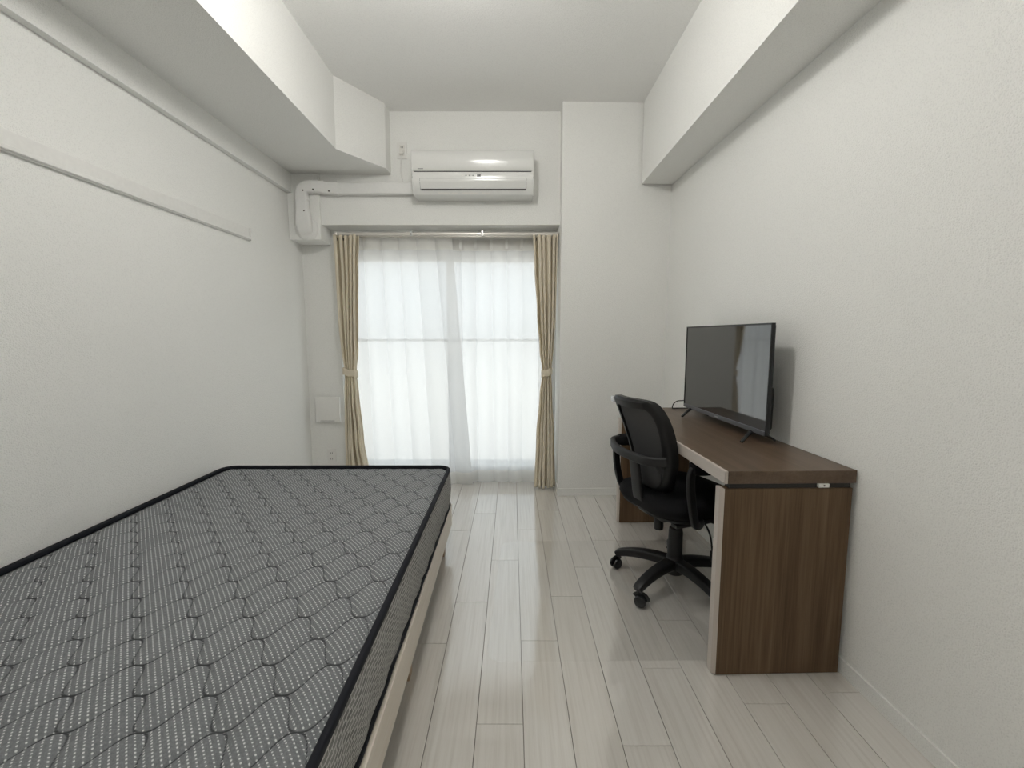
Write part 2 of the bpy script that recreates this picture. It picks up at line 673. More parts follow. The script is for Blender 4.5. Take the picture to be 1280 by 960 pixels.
# boxed corner carrying the pipe cover
struct('trim_4', bx(XL, -1.408, 3.395, YW, 1.905, 2.374, bev=0.004), M['wall'])
# boxed beam along the right wall
struct('trim_5', prism(bmesh.new(), [(0.918, YN), (0.914, 3.285), (1.145, 3.30), (xr(YN) + 0.01, YN)], 2.265, ZC), M['wall'])
# baseboards
struct('baseboard_left', bx(XL, XL + 0.008, YN, YW, 0, 0.055, bev=0.002, seg=1), M['wall'])
struct('baseboard_right', prism(bmesh.new(), [(xr(YN) - 0.008, YN), (xr(3.29) - 0.008, 3.29), (xr(3.29) + 0.002, 3.29), (xr(YN) + 0.002, YN)], 0, 0.055), M['wall'])
struct('baseboard_pillar', prism(bmesh.new(), [(XO1 - 0.007, 3.276), (1.13, 3.300), (1.13, 3.31), (XO1 + 0.01, 3.30), (XO1 + 0.01, YW), (XO1 - 0.007, YW)], 0, 0.055), M['wall'])
struct('baseboard_window', bx(XL, XO0, YW - 0.008, YW, 0, 0.055), M['wall'])


# ------------------------------------------------------------------ window, balcony
def make_window():
    r = empty('window_1', (0, 0, 0))
    r['kind'] = 'structure'
    y0, y1 = 3.632, 3.73
    bm = bmesh.new()
    box(bm, XO0, XO0 + 0.035, y0, y1, 0, ZO)
    box(bm, XO1 - 0.035, XO1, y0, y1, 0, ZO)
    box(bm, XO0 + 0.035, XO1 - 0.035, y0, y1, ZO - 0.035, ZO)
    box(bm, XO0 + 0.035, XO1 - 0.035, y0, y1, 0, 0.03)
    struct('window_frame', bm, M['alu'], r)
    xm = (XO0 + XO1) / 2
    for a, b, ya in ((XO0 + 0.035, xm + 0.025, 3.645), (xm - 0.025, XO1 - 0.035, 3.690)):
        s = bmesh.new()
        zb, zt = 0.03, ZO - 0.035
        box(s, a, a + 0.045, ya, ya + 0.03, zb, zt)
        box(s, b - 0.045, b, ya, ya + 0.03, zb, zt)
        box(s, a + 0.045, b - 0.045, ya, ya + 0.03, zt - 0.05, zt)
        box(s, a + 0.045, b - 0.045, ya, ya + 0.03, zb, zb + 0.075)
        box(s, a + 0.045, b - 0.045, ya, ya + 0.03, 1.155, 1.177)
        so = struct('window_sash', s, M['alu'], r)
        struct('window_pane', bx(a + 0.04, b - 0.04, ya + 0.012, ya + 0.017, zb + 0.07, zt - 0.045), M['glass'], so)


make_window()
# balcony slab outside
o = link('balcony', bx(-2.2, 1.6, 3.78, 4.35, -0.12, -0.02), M['balcony'])
tag(o, kind='structure')


# ------------------------------------------------------------------ ceiling lamp above the frame, added fill lamp behind the camera
def make_lamp(y, label, glow):
    r = empty('ceiling_lamp', (-0.26, y, ZC), 0, label, 'ceiling lamp', 'white pendant globes')
    link('lamp_base', lathe(bmesh.new(), [(0, 0), (0.06, 0), (0.06, -0.025), (0.012, -0.035), (0.012, -0.15), (0.05, -0.16), (0.05, -0.175), (0, -0.175)], n=32), M['white_plastic'], r)
    link('lamp_globe', lathe(bmesh.new(), [(0, -0.172)] + [(0.100 * sin(t), -0.262 + 0.090 * cos(t)) for t in [pi * k / 16 for k in range(1, 16)]] + [(0, -0.352)], n=40),
         M[glow], r, smooth=True)


make_lamp(1.56, 'white globe lamp hanging from the ceiling above the middle of the bed', 'lamp_glow')
make_lamp(-0.60, 'unseen white globe lamp added behind the camera for frontal fill', 'fill_lamp_glow')  # added out of view, flattens the light from behind the camera


# ------------------------------------------------------------------ bed
BED_RZ = radians(0.75)


def bed_point(x, y):
    return (x, y)


def make_bed():
    r = empty('bed_frame', (-0.985, 1.46, 0), BED_RZ,
              'low pale wooden bed frame standing against the left wall under the mattress', 'bed')
    hx, hy = 0.643, 1.00
    z0, z1 = 0.125, 0.250
    for s in (-1, 1):
        link('side_rail', bx(s * hx - 0.011, s * hx + 0.011, -hy + 0.024, hy - 0.024, z0, z1, bev=0.003), M['bed_wood'], r)
        link('end_rail', bx(-hx - 0.011, hx + 0.011, s * (hy - 0.012) - 0.012, s * (hy - 0.012) + 0.012, z0, z1, bev=0.003), M['bed_wood'], r)
    link('centre_beam', bx(-0.03, 0.03, -hy + 0.026, hy - 0.026, 0.13, 0.230), M['bed_wood'], r)
    for k in range(13):
        y = -0.92 + k * 1.84 / 12
        link('slat', bx(-hx + 0.014, hx - 0.014, y - 0.034, y + 0.034, 0.231, 0.249, bev=0.002), M['bed_wood'], r)
    for sx in (-1, 1):
        for sy in (-0.90, 0.0, 0.885):
            x = sx * (hx - 0.040)
            link('leg', bx(x - 0.024, x + 0.024, sy - 0.024, sy + 0.024, 0.0, 0.230, bev=0.003), M['bed_leg'], r)
    return r


make_bed()


def make_mattress():
    r = empty('mattress', (-0.974, 1.468, 0.2505), radians(0.2),
              'grey quilted mattress with dotted stripes and black piped edges lying on the pale bed frame', 'mattress')
    hx, hy, H, rc = 0.632, 0.995, 0.222, 0.07

    def half_x(y):
        d = abs(y) - (hy - rc)
        return hx if d <= 0 else hx - rc + sqrt(max(0, rc * rc - d * d))

    P, A = 0.147, 0.0434

    def puff(x, y):
        # wave quilting: neighbouring waves run in antiphase and touch
        wx, wy = x - 0.985 + 0.49, y + 1.46 - 0.80
        u = 2 * pi * wx / P
        c = cos(u)
        c = (1.10 * c - 0.10 * cos(3 * u)) * 0.985
        k0 = math.floor(wy / 0.0868)
        best = 9
        for k in (k0 - 1, k0, k0 + 1, k0 + 2):
            s = 1 if k % 2 == 0 else -1
            yk = k * 0.0868 + s * A * c
            sl = A * 2 * pi / P * abs(sin(u))
            d = abs(wy - yk) / sqrt(1 + sl * sl)
            best = min(best, d)
        return best, 0.0105 * (1 - exp(-best / 0.012))

    nx, ny = 370, 580
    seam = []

    def fn(u, v):
        y = -hy + 2 * hy * v
        ex = half_x(y) - 0.012
        x = -ex + 2 * ex * u
        # flatten towards the tape edge
        e = min(ex - abs(x), hy - 0.002 - abs(y))
        t = min(1.0, max(0.0, e / 0.05))
        d, p = puff(x, y)
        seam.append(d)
        return (x, y, H - 0.016 + p * t + 0.006 * sqrt(t) - 0.004)
    bm = strip_mesh(fn, nx, ny)
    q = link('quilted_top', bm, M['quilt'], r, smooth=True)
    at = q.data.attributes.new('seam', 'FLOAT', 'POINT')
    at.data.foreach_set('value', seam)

    def loop(off, z, wob=0.0):
        pts = []
        h2, w2 = hy - rc, hx - rc
        for cx, cy, a0 in ((w2, h2, 0), (-w2, h2, pi / 2), (-w2, -h2, pi), (w2, -h2, 3 * pi / 2)):
            for i in range(9):
                t = a0 + pi / 2 * i / 8
                pts.append(Vector((cx + (rc + off) * cos(t), cy + (rc + off) * sin(t), z)))
        # refine the straight runs
        out = []
        n = len(pts)
        for i in range(n):
            a, b = pts[i], pts[(i + 1) % n]
            m = max(1, int((b - a).length / 0.03))
            for k in range(m):
                q = a.lerp(b, k / m)
                q.z += wob * sin(q.y * 23 + q.x * 17) * sin(q.y * 7.3)
                out.append(q)
        return out
    # border: slightly bulging wall
    bm = bmesh.new()
    rings = []
    for z, off in ((0.012, -0.004), (0.03, 0.002), (0.06, 0.006), (0.11, 0.009), (0.165, 0.006), (0.195, 0.001), (H - 0.012, -0.006)):
        L = loop(0, z)
        ring = []
        for q in L:
            d = Vector((q.x, q.y, 0))
            nx_ = Vector((max(-1, min(1, (abs(q.x) - (hx - rc)) / rc)) * (1 if q.x > 0 else -1) if abs(q.x) > hx - rc else 0,
                          (abs(q.y) - (hy - rc)) / rc * (1 if q.y > 0 else -1) if abs(q.y) > hy - rc else 0, 0))
            if nx_.length > 0:
                nx_.normalize()
            rip = 0.0025 * sin(q.y * 41 + q.x * 37 + z * 9) * (1 if 0.02 < z < 0.2 else 0)
            ring.append(bm.verts.new(q + nx_ * (off + rip)))
        rings.append(ring)
    n = len(rings[0])
    for a, b in zip(rings, rings[1:]):
        for i in range(n):
            bm.faces.new((a[i], a[(i + 1) % n], b[(i + 1) % n], b[i]))
    bm.faces.new(rings[0][::-1])
    link('border', bm, M['border'], r, smooth=True, angle=50)
    sec = rrect(0.009, 0.011, 0.007)
    o = link('piping', sweep(bmesh.new(), loop(-0.004, H - 0.008), sec, closed=True), M['piping'], r, smooth=True)
    o = link('piping', sweep(bmesh.new(), loop(-0.002, 0.016, 0.004), rrect(0.008, 0.011, 0.007), closed=True), M['piping'], r, smooth=True)
    return r


make_mattress()


# ------------------------------------------------------------------ desk
DESK_RZ = radians(1.4)


def make_desk():
    # local origin at the near front foot of the desk: x depth to the wall, y along the wall
    r = empty('desk', (0.711, 1.474, 0), DESK_RZ,
              'dark walnut writing desk with slab side panels standing along the right wall', 'desk')
    D, L = 0.466, 1.352
    e = 0.012
    bmx = bx(0.010 + e, D, 0.0, L, 0.700, 0.745, bev=0.0015, seg=1)
    top = link('desktop', bmx, M['desk_top'], r)
    link('edge_band', bx(0.010, 0.010 + e, 0.0, L, 0.700, 0.745, bev=0.0025), M['desk_band'], top)['label'] = 'paler front edge band'
    for y0 in (0.0, L - 0.045):
        p = link('side_panel', prism(bmesh.new(), [(e, y0), (D - 0.012, y0), (D - 0.012, y0 + 0.04), (e, y0 + 0.04)], 0.003, 0.683), M['desk_panel'], r)
        # chamfered pale front edge
        link('edge_band', prism(bmesh.new(), [(0.0, y0 + 0.012), (e, y0), (e, y0 + 0.04), (0.0, y0 + 0.04)], 0.003, 0.683), M['desk_band_v'], p)['label'] = 'paler front edge band'
        link('top_cleat', bx(0.030, D - 0.016, y0 + 0.008, y0 + 0.038, 0.683, 0.700), M['dark_slot'], r)['label'] = 'dark recessed joint'
    link('back_stretcher', bx(D - 0.13, D - 0.108, 0.042, L - 0.047, 0.62, 0.699), M['desk_panel'], r)
    cl = link('cable_clip', bx(0.333, 0.370, -0.004, 0.0075, 0.6865, 0.6995, bev=0.001, seg=1), M['white_plastic'], r)
    cl['label'] = 'small white clip in the joint'
    link('screw', lathe(bmesh.new(), [(0, 0), (0.0028, 0), (0.0028, 0.002), (0, 0.002)], (0.3515, -0.0055, 0.694), 'y', 10), M['screw'], cl)
    return r


make_desk()


# ------------------------------------------------------------------ clear floor mat
def make_mat():
    bm = bmesh.new()
    q = [(-0.098, 1.537), (1.09, 1.545), (1.09, 2.535), (-0.060, 2.515)]
    rc = 0.07
    pts = []
    n = 4
    for i in range(4):
        p0, p1, p2 = Vector(q[i - 1]), Vector(q[i]), Vector(q[(i + 1) % 4])
        a = p1 + (p0 - p1).normalized() * rc
        b = p1 + (p2 - p1).normalized() * rc
        for k in range(9):
            t = k / 8
            s = (1 - t) ** 2 * a + 2 * t * (1 - t) * p1 + t * t * b
            pts.append(s)
    z0, z1, bv = 0.0004, 0.0026, 0.0022
    c = sum(pts, Vector((0, 0))) / len(pts)
    lo = [bm.verts.new((p.x, p.y, z0)) for p in pts]
    hi = []
    m = len(pts)
    for i, p in enumerate(pts):
        t = (pts[(i + 1) % m] - pts[i - 1]).normalized()
        nrm = Vector((-t.y, t.x))
        ip = p + nrm * bv
        hi.append(bm.verts.new((ip.x, ip.y, z1)))
    for i in range(m):
        bm.faces.new((lo[i], lo[(i + 1) % m], hi[(i + 1) % m], hi[i]))
    bm.faces.new(hi)
    o = link('floor_mat', bm, M['mat_clear'])
    tag(o, 'clear vinyl chair mat with rounded corners lying on the floor under the desk chair', 'floor mat')


make_mat()


# ------------------------------------------------------------------ office chair (local: forward +x, left +y)
def make_chair():
    rz = radians(20)
    r = empty('office_chair', (0.785, 2.06, 0.003), rz,
              'black mesh back office chair on castors pushed under the walnut desk', 'office chair')
    Z = -0.003
    # base hub and five arms
    link('base_hub', lathe(bmesh.new(), [(0, 0.062), (0.040, 0.062), (0.052, 0.085), (0.050, 0.125), (0.036, 0.142), (0.030, 0.150), (0, 0.150)], n=28), M['black_plastic'], r, smooth=True, angle=40)
    for k in range(5):
        a = radians(126 + 72 * k)
        d = Vector((cos(a), sin(a), 0))
        pts = catmull([d * 0.030 + Vector((0, 0, 0.112)), d * 0.10 + Vector((0, 0, 0.116)), d * 0.19 + Vector((0, 0, 0.108)),
                       d * 0.262 + Vector((0, 0, 0.090)), d * 0.290 + Vector((0, 0, 0.075))], 5)
        sc = [(1.0 - 0.38 * i / (len(pts) - 1), 1.0 - 0.40 * i / (len(pts) - 1)) for i in range(len(pts))]
        leg = link('base_arm', sweep(bmesh.new(), pts, rrect(0.030, 0.024, 0.010), scale=sc), M['black_plastic'], r, smooth=True, angle=50)
        # castor: stem, twin wheels, hood
        c = d * 0.283
        t = a + 1.1 + k * 0.9
        cd = Vector((cos(t), sin(t), 0))
        side = Vector((-sin(t), cos(t), 0))
        wc = c + cd * 0.012 + Vector((0, 0, 0.0275))
        bmc = bmesh.new()
        for s in (-1, 1):
            prof = [(0, -0.009), (0.018, -0.009), (0.025, -0.006), (0.0275, 0), (0.025, 0.006), (0.018, 0.009), (0, 0.009)]
            b2 = bmesh.new()
            lathe(b2, prof, (0, 0, 0), 'y', 20)
            bmesh.ops.rotate(b2, verts=b2.verts, cent=(0, 0, 0), matrix=Matrix.Rotation(t, 3, 'Z'))
            bmesh.ops.translate(b2, verts=b2.verts, vec=wc + side * s * 0.0135)
            me = bpy.data.meshes.new('tmp')
            b2.to_mesh(me)
            b2.free()
            bmc.from_mesh(me)
            bpy.data.meshes.remove(me)
        hood = [wc + Vector((0, 0, 0.030)) * cos(q) + cd * 0.030 * sin(q) for q in [radians(x) for x in range(-60, 100, 16)]]
        sweep(bmc, hood, rrect(0.012, 0.003, 0.002), up=side)
        tube(bmc, [c + Vector((0, 0, 0.035)), c + Vector((0, 0, 0.085))], 0.007, 8)
        link('castor', bmc, M['black_gloss'], leg, smooth=True, angle=40)
    # gas column
    link('gas_column', lathe(bmesh.new(), [(0, 0.145), (0.034, 0.145), (0.033, 0.27), (0.030, 0.285), (0.015, 0.285), (0.015, 0.36), (0, 0.36)], n=24), M['grey_plastic'], r, smooth=True, angle=40)
    # mechanism, tension knob, levers
    mech = bmesh.new()
    box(mech, -0.12, 0.10, -0.055, 0.055, 0.345, 0.388, bev=0.008)
    box(mech, -0.16, 0.14, -0.19, -0.15, 0.378, 0.396, bev=0.004)
    box(mech, -0.16, 0.14, 0.15, 0.19, 0.378, 0.396, bev=0.004)
    box(mech, -0.06, 0.04, -0.19, 0.19, 0.383, 0.397, bev=0.003)
    mo = link('tilt_mechanism', mech, M['grey_plastic'], r, smooth=True, angle=40)
    bm = bmesh.new()
    prof = [(0, 0.282)] + [(0.021, 0.284), (0.023, 0.30), (0.021, 0.335), (0.012, 0.345), (0, 0.345)]
    lathe(bm, prof, (-0.085, 0.02, 0), 'z', 16)
    link('tension_knob', bm, M['black_plastic'], mo, smooth=True, angle=40)
    bm = bmesh.new()
    tube(bm, catmull([(0.05, -0.05, 0.362), (0.06, -0.10, 0.355), (0.075, -0.135, 0.30), (0.08, -0.15, 0.225)], 5), 0.0042, 8)
    box(bm, 0.068, 0.096, -0.166, -0.146, 0.175, 0.228, bev=0.005)
    link('height_lever', bm, M['black_plastic'], mo, smooth=True, angle=40)
    # seat: shell and cushion (rounded slab, waterfall front)
    def slab(hx, hy, z0, z1, crown, pw=4.5, cx=0.02, nseg=56, drop=0.0):
        bm = bmesh.new()
        rings = []
        prof = [(0.80, z0), (0.95, z0 + 0.004), (1.0, z0 + (z1 - z0) * 0.4), (0.99, z0 + (z1 - z0) * 0.7), (0.94, z1 - 0.004), (0.80, z1 + crown * 0.4), (0.5, z1 + crown * 0.85), (0.2, z1 + crown)]
        for s, z in prof:
            ring = []
            for i in range(nseg):
                t = 2 * pi * i / nseg
                ct, st = cos(t), sin(t)
                x = hx * s * math.copysign(abs(ct) ** (2 / pw), ct)
                y = hy * s * math.copysign(abs(st) ** (2 / pw), st)
                zz = z - drop * max(0, x / hx - 0.4) ** 2 * 2
                ring.append(bm.verts.new((cx + x, y * (1 - 0.06 * (x / hx < 0) * abs(x / hx)), zz)))
            rings.append(ring)
        for a, b in zip(rings, rings[1:]):
            for i in range(nseg):
                bm.faces.new((a[i], a[(i + 1) % nseg], b[(i + 1) % nseg], b[i]))
        bm.faces.new(rings[0][::-1])
        bm.faces.new(rings[-1])
        return bm
    link('seat_shell', slab(0.225, 0.225, 0.396, 0.420, 0.0), M['grey_plastic'], r, smooth=True, angle=60)
    link('seat', slab(0.245, 0.238, 0.414, 0.488, 0.016, drop=0.02), M['black_fabric'], r, smooth=True)
    # backrest: shield-shaped frame round a mesh panel
    half = [(0.0, 0.0), (0.085, 0.003), (0.135, 0.035), (0.172, 0.115), (0.193, 0.20), (0.203, 0.285), (0.200, 0.355), (0.186, 0.402), (0.160, 0.428), (0.11, 0.436)]
    outl = half + [(0.0, 0.437)] + [(-u, v) for u, v in half[:0:-1]]
    Zb = 0.492

    def bpos(u, v, off=0.0):
        x = -0.205 - 0.125 * max(0.0, (v - 0.10) / 0.337) ** 1.25 + 0.04 * max(0.0, 1 - v / 0.12) ** 2 + 1.3 * u * u + off + 0.025
        return Vector((x, u * 0.80, Zb + v))
    cc = catmull([(u, v, 0) for u, v in outl], 5, closed=True)

    def inset(p, w):
        c = Vector((0, 0.225, 0))
        d = (p - c)
        return c + d * (1 - w / max(d.length, 1e-3))
    path = [bpos(p.x, p.y) for p in (inset(q, 0.020) for q in cc)]
    # frame ring: wide flat section following the shield outline
    bm = bmesh.new()
    rings = []
    for q in cc:
        o_, i_ = q, inset(q, 0.046 if q.y > 0.15 else 0.036)
        ring = [bpos(o_.x, o_.y, -0.006), bpos((o_.x * 0.7 + i_.x * 0.3), (o_.y * 0.7 + i_.y * 0.3), -0.017), bpos(i_.x, i_.y, -0.012), bpos(i_.x, i_.y, 0.008), bpos(o_.x, o_.y, 0.024)]
        rings.append([bm.verts.new(p) for p in ring])
    n = len(rings)
    for i in range(n):
        a, b = rings[i], rings[(i + 1) % n]
        for j in range(5):
            bm.faces.new((a[j], a[(j + 1) % 5], b[(j + 1) % 5], b[j]))
    bf = link('backrest_frame', bm, M['black_plastic'], r, smooth=True, angle=50)
    bm = bmesh.new()
    prev = None
    for s in (1.0, 0.85, 0.65, 0.45, 0.25, 0.1):
        ring = []
        for q in cc:
            i_ = inset(q, 0.038 if q.y > 0.15 else 0.030)
            p = Vector((0, 0.225, 0)).lerp(i_, s)
            ring.append(bm.verts.new(bpos(p.x, p.y, 0.004 * (1 - s))))
        if prev:
            for i in range(n):
                bm.faces.new((prev[i], prev[(i + 1) % n], ring[(i + 1) % n], ring[i]))
        prev = ring
    bm.faces.new(prev)
    link('backrest_mesh', bm, M['mesh_cloth'], r, smooth=True)
    # bright cap on the far top corner of the frame
    cp = bpos(0.172, 0.412, -0.006)
    bm = bmesh.new()
    box(bm, cp.x - 0.016, cp.x + 0.014, cp.y - 0.010, cp.y + 0.022, cp.z - 0.016, cp.z + 0.012, bev=0.006)
    link('corner_cap', bm, M['silver'], bf, smooth=True, angle=40)['label'] = 'shiny silver corner cap'
    # lumbar pad behind the mesh
    bm = bmesh.new()
    def lum(u, v):
        a = 2 * pi * u
        rr = sin(pi * min(v, 0.9999) / 2)
        uu = 0.112 * rr * cos(a)
        vv = 0.085 + 0.078 * rr * sin(a)
        p = bpos(uu, vv, -0.010 - 0.016 * cos(pi * v / 2))
        return p
    strip_mesh(lum, 32, 8, bm)
    bmesh.ops.remove_doubles(bm, verts=bm.verts, dist=1e-5)
    link('lumbar_pad', solid_bm(bm), M['mesh_cloth_dense'], r, smooth=True)
    # cross bar behind the back that carries both armrests
    pts = catmull([(-0.150, 0.268, 0.672), (-0.205, 0.245, 0.668), (-0.250, 0.13, 0.660), (-0.256, 0, 0.658), (-0.248, -0.10, 0.660), (-0.195, -0.150, 0.664)], 5)
    link('back_bar', sweep(bmesh.new(), pts, rrect(0.011, 0.020, 0.007)), M['grey_plastic'], r, smooth=True, angle=50)
    # back bracket down to the mechanism
    pts = catmull([(-0.248, 0, 0.650), (-0.234, 0, 0.56), (-0.220, 0, 0.47), (-0.192, 0, 0.405), (-0.14, 0, 0.372), (-0.10, 0, 0.368)], 5)
    link('back_bracket', sweep(bmesh.new(), pts, rrect(0.034, 0.008, 0.006), up=(1, 0, 0.3)), M['black_plastic'], r, smooth=True, angle=50)
    # armrests: loop + pad
    for s in (-1, 1):
        y = 0.268 * s
        pts = catmull([(-0.04, 0.205 * s, 0.412), (-0.08, 0.235 * s, 0.405), (-0.128, y - 0.008 * s, 0.428), (-0.153, y, 0.50), (-0.166, y, 0.59), (-0.164, y, 0.648), (-0.142, y, 0.664),
                       (-0.05, y, 0.664), (0.055, y, 0.660), (0.085, y, 0.640), (0.082, y, 0.56), (0.072, y, 0.48), (0.055, y - 0.010 * s, 0.425), (0.03, 0.235 * s, 0.405), (0.0, 0.205 * s, 0.412)], 5)
        arm = link('armrest', sweep(bmesh.new(), pts, rrect(0.017, 0.010, 0.006), up=(0, s, 0)), M['black_plastic'], r, smooth=True, angle=50)
        bm = bmesh.new()
        nseg = 36
        rings = []
        for sc, z in ((0.85, 0.640), (1.0, 0.650), (1.0, 0.684), (0.9, 0.691), (0.5, 0.693)):
            rings.append([bm.verts.new((-0.020 + 0.148 * sc * math.copysign(abs(cos(t)) ** 0.5, cos(t)), y + 0.034 * sc * math.copysign(abs(sin(t)) ** 0.6, sin(t)), z)) for t in [2 * pi * i / nseg for i in range(nseg)]])
        for a, b in zip(rings, rings[1:]):
            for i in range(nseg):
                bm.faces.new((a[i], a[(i + 1) % nseg], b[(i + 1) % nseg], b[i]))
        bm.faces.new(rings[0][::-1])
        bm.faces.new(rings[-1])
        link('arm_pad', bm, M['black_fabric'], arm, smooth=True, angle=50)
    return r


def solid_bm(bm):
    bmesh.ops.solidify(bm, geom=bm.faces[:], thickness=0.004)
    return bm


M['mesh_cloth_dense'] = plain('grey_lumbar_plastic', (0.045, 0.045, 0.047), 0.6, bmp=0.1, scale=500)
make_chair()


# ------------------------------------------------------------------ television
def make_tv():
    # local: x across towards the wall (screen faces -x), y along the screen
    rz = math.atan2(0.03, 0.815)
    r = empty('television', (1.043, 2.237, 0.7455), rz,
              'black flat screen television on splayed feet standing on the walnut desk', 'television')
    hw = 0.408
    z0, z1 = 0.038, 0.508
    bz = 0.0075
    # front frame
    bm = bmesh.new()
    box(bm, -0.005, 0.012, -hw, -hw + bz, z0, z1, bev=0.002)
    box(bm, -0.005, 0.012, hw - bz, hw, z0, z1, bev=0.002)
    box(bm, -0.005, 0.012, -hw + bz, hw - bz, z1 - bz, z1, bev=0.002)
    link('bezel', bm, M['black_gloss'], r)
    ch = link('lower_bezel', bx(-0.008, 0.012, -hw + bz, hw - bz, z0, z0 + 0.020, bev=0.003), M['bezel_grey'], r)
    ch['label'] = 'grey lower bezel strip'
    link('maker_mark', bx(-0.0088, -0.0075, -0.018, 0.018, z0 + 0.008, z0 + 0.013), M['silver'], ch)
    link('screen', bx(-0.002, 0.010, -hw + bz - 0.001, hw - bz + 0.001, z0 + 0.019, z1 - bz + 0.001), M['screen'], r)
    bm = bmesh.new()
    box(bm, 0.0115, 0.019, -hw + 0.008, hw - 0.008, z0 + 0.006, z1 - 0.008, bev=0.003)
    box(bm, 0.018, 0.060, -hw + 0.05, hw - 0.05, z0 + 0.012, z0 + 0.20, bev=0.014)
    link('back_cover', bm, M['black_plastic'], r, smooth=True, angle=40)
    for s, jy in ((-1, -0.300), (1, 0.312)):
        bm = bmesh.new()
        top = Vector((0.008, jy, z0 + 0.006))
        for tip in ((-0.078, jy - 0.062, 0.0055), (0.082, jy - 0.045, 0.0055)):
            tp = Vector(tip)
            mid = top.lerp(tp, 0.55) + Vector((0, 0, 0.004))
            pts = catmull([top, mid, tp], 5)
            sweep(bm, pts, rrect(0.009, 0.005, 0.003), scale=[1 - 0.25 * i / 10 for i in range(len(pts))])
        box(bm, 0.0, 0.018, jy - 0.022, jy + 0.022, z0 - 0.006, z0 + 0.004, bev=0.002)
        link('foot', bm, M['black_gloss'], r, smooth=True, angle=50)
    # power cord from the back, looping down behind the desk
    bm = bmesh.new()
    tube(bm, catmull([(0.040, 0.33, 0.11), (0.036, 0.40, 0.082), (0.016, 0.455, 0.066), (-0.004, 0.500, 0.056), (-0.016, 0.526, 0.036), (-0.019, 0.538, 0.012), (-0.012, 0.545, 0.0032), (0.03, 0.550, 0.0032), (0.09, 0.552, 0.0032)], 6), 0.003, 8)
    link('power_cord', bm, M['black_plastic'], r, smooth=True)
    return r


make_tv()


# ------------------------------------------------------------------ air conditioner
def make_ac():
    r = empty('air_conditioner', (-0.272, YA, 2.185), 0,
              'white wall mounted air conditioner with a dark slot and flap above the window', 'air conditioner')
    r.scale = (1.012, 1.0, 0.953)
    hw = 0.414
    # casing profile (y out from wall is negative)
    prof = [(0, 0.302), (-0.155, 0.302), (-0.174, 0.296), (-0.184, 0.280), (-0.187, 0.152), (-0.187, 0.130), (-0.1865, 0.085), (-0.164, 0.030), (-0.143, 0.004), (-0.120, 0.0), (0, 0.0)]
    link('casing', extrude_x(bmesh.new(), prof, -hw, hw), M['white_gloss'], r, smooth=True, angle=35)
    # front panel: a proud shell from the top edge to the dark slot
    pf = [(-0.150, 0.3045), (-0.182, 0.300), (-0.196, 0.286), (-0.2015, 0.265), (-0.2030, 0.245), (-0.2020, 0.225), (-0.1990, 0.205), (-0.1955, 0.185), (-0.1910, 0.158), (-0.189, 0.1555), (-0.184, 0.1555), (-0.182, 0.280), (-0.172, 0.295), (-0.150, 0.3025)]
    link('front_panel', extrude_x(bmesh.new(), pf, -hw + 0.004, hw - 0.004), M['white_gloss'], r, smooth=True, angle=35)
    link('slot', extrude_x(bmesh.new(), [(-0.1885, 0.1555), (-0.1885, 0.149), (-0.180, 0.149), (-0.180, 0.1555)], -hw + 0.012, hw - 0.012), M['dark_slot'], r)
    # lower front face y as a function of z
    def yf(z):
        pts = [(0.130, -0.187), (0.085, -0.1865), (0.030, -0.164), (0.004, -0.143)]
        for (za, ya), (zb, yb) in zip(pts, pts[1:]):
            if zb <= z <= za:
                return ya + (yb - ya) * (za - z) / (za - zb)
        return -0.187 if z > 0.13 else -0.143
    # outlet recess line and flap
    def plate(z0, z1, x0, x1, lift, th=0.004, mat='white_gloss', name='flap'):
        n = 6
        pr = []
        for i in range(n + 1):
            z = z0 + (z1 - z0) * i / n
            pr.append((yf(z) - lift, z))
        back = [(y + th, z) for y, z in pr[::-1]]
        return extrude_x(bmesh.new(), pr + back, x0, x1)
    link('outlet_gap', plate(0.028, 0.104, -hw + 0.050, hw - 0.046, 0.0008, 0.002), M['grey_mark'], r)
    fl = link('flap', plate(0.037, 0.1015, -hw + 0.053, hw - 0.050, 0.0045, 0.005), M['white_gloss'], r, smooth=True, angle=35)
    link('flap_slot', plate(0.0285, 0.036, -hw + 0.060, hw - 0.052, 0.0018, 0.002), M['dark_slot'], fl)
    # indicator panel
    link('display', plate(0.116, 0.131, 0.030, 0.055, 0.002, 0.002), M['black_display'], r)
    for x in (-0.045, -0.022, 0.003):
        link('indicator', plate(0.120, 0.128, x - 0.005, x + 0.005, 0.0012, 0.001), M['grey_mark'], r)
    for x in (-0.068, 0.072):
        link('indicator', plate(0.121, 0.127, x - 0.004, x + 0.004, 0.0010, 0.001), M['ivory_plastic'], r)
    link('maker_mark', extrude_x(bmesh.new(), [(-0.1932, 0.1665), (-0.1942, 0.172), (-0.1925, 0.172), (-0.1915, 0.1665)], -hw + 0.040, -hw + 0.078), M['grey_mark'], r)
    # lettering band under the flap is only a faint row of specks
    for x0, x1 in ((-0.245, -0.165), (-0.15, -0.11), (-0.075, 0.03), (0.06, 0.12)):
        link('fine_print', plate(0.0115, 0.0165, x0, x1, 0.0006, 0.0005), M['ivory_plastic'], r)
    # end caps: raised side rims
    for s in (-1, 1):
        x = s * hw
        pts = [(x, y, z) for y, z in prof[1:-1]]
        link('side_rim', sweep(bmesh.new(), catmull(pts, 3), rrect(0.004, 0.0025, 0.001)), M['white_gloss'], r, smooth=True)
    return r


make_ac()


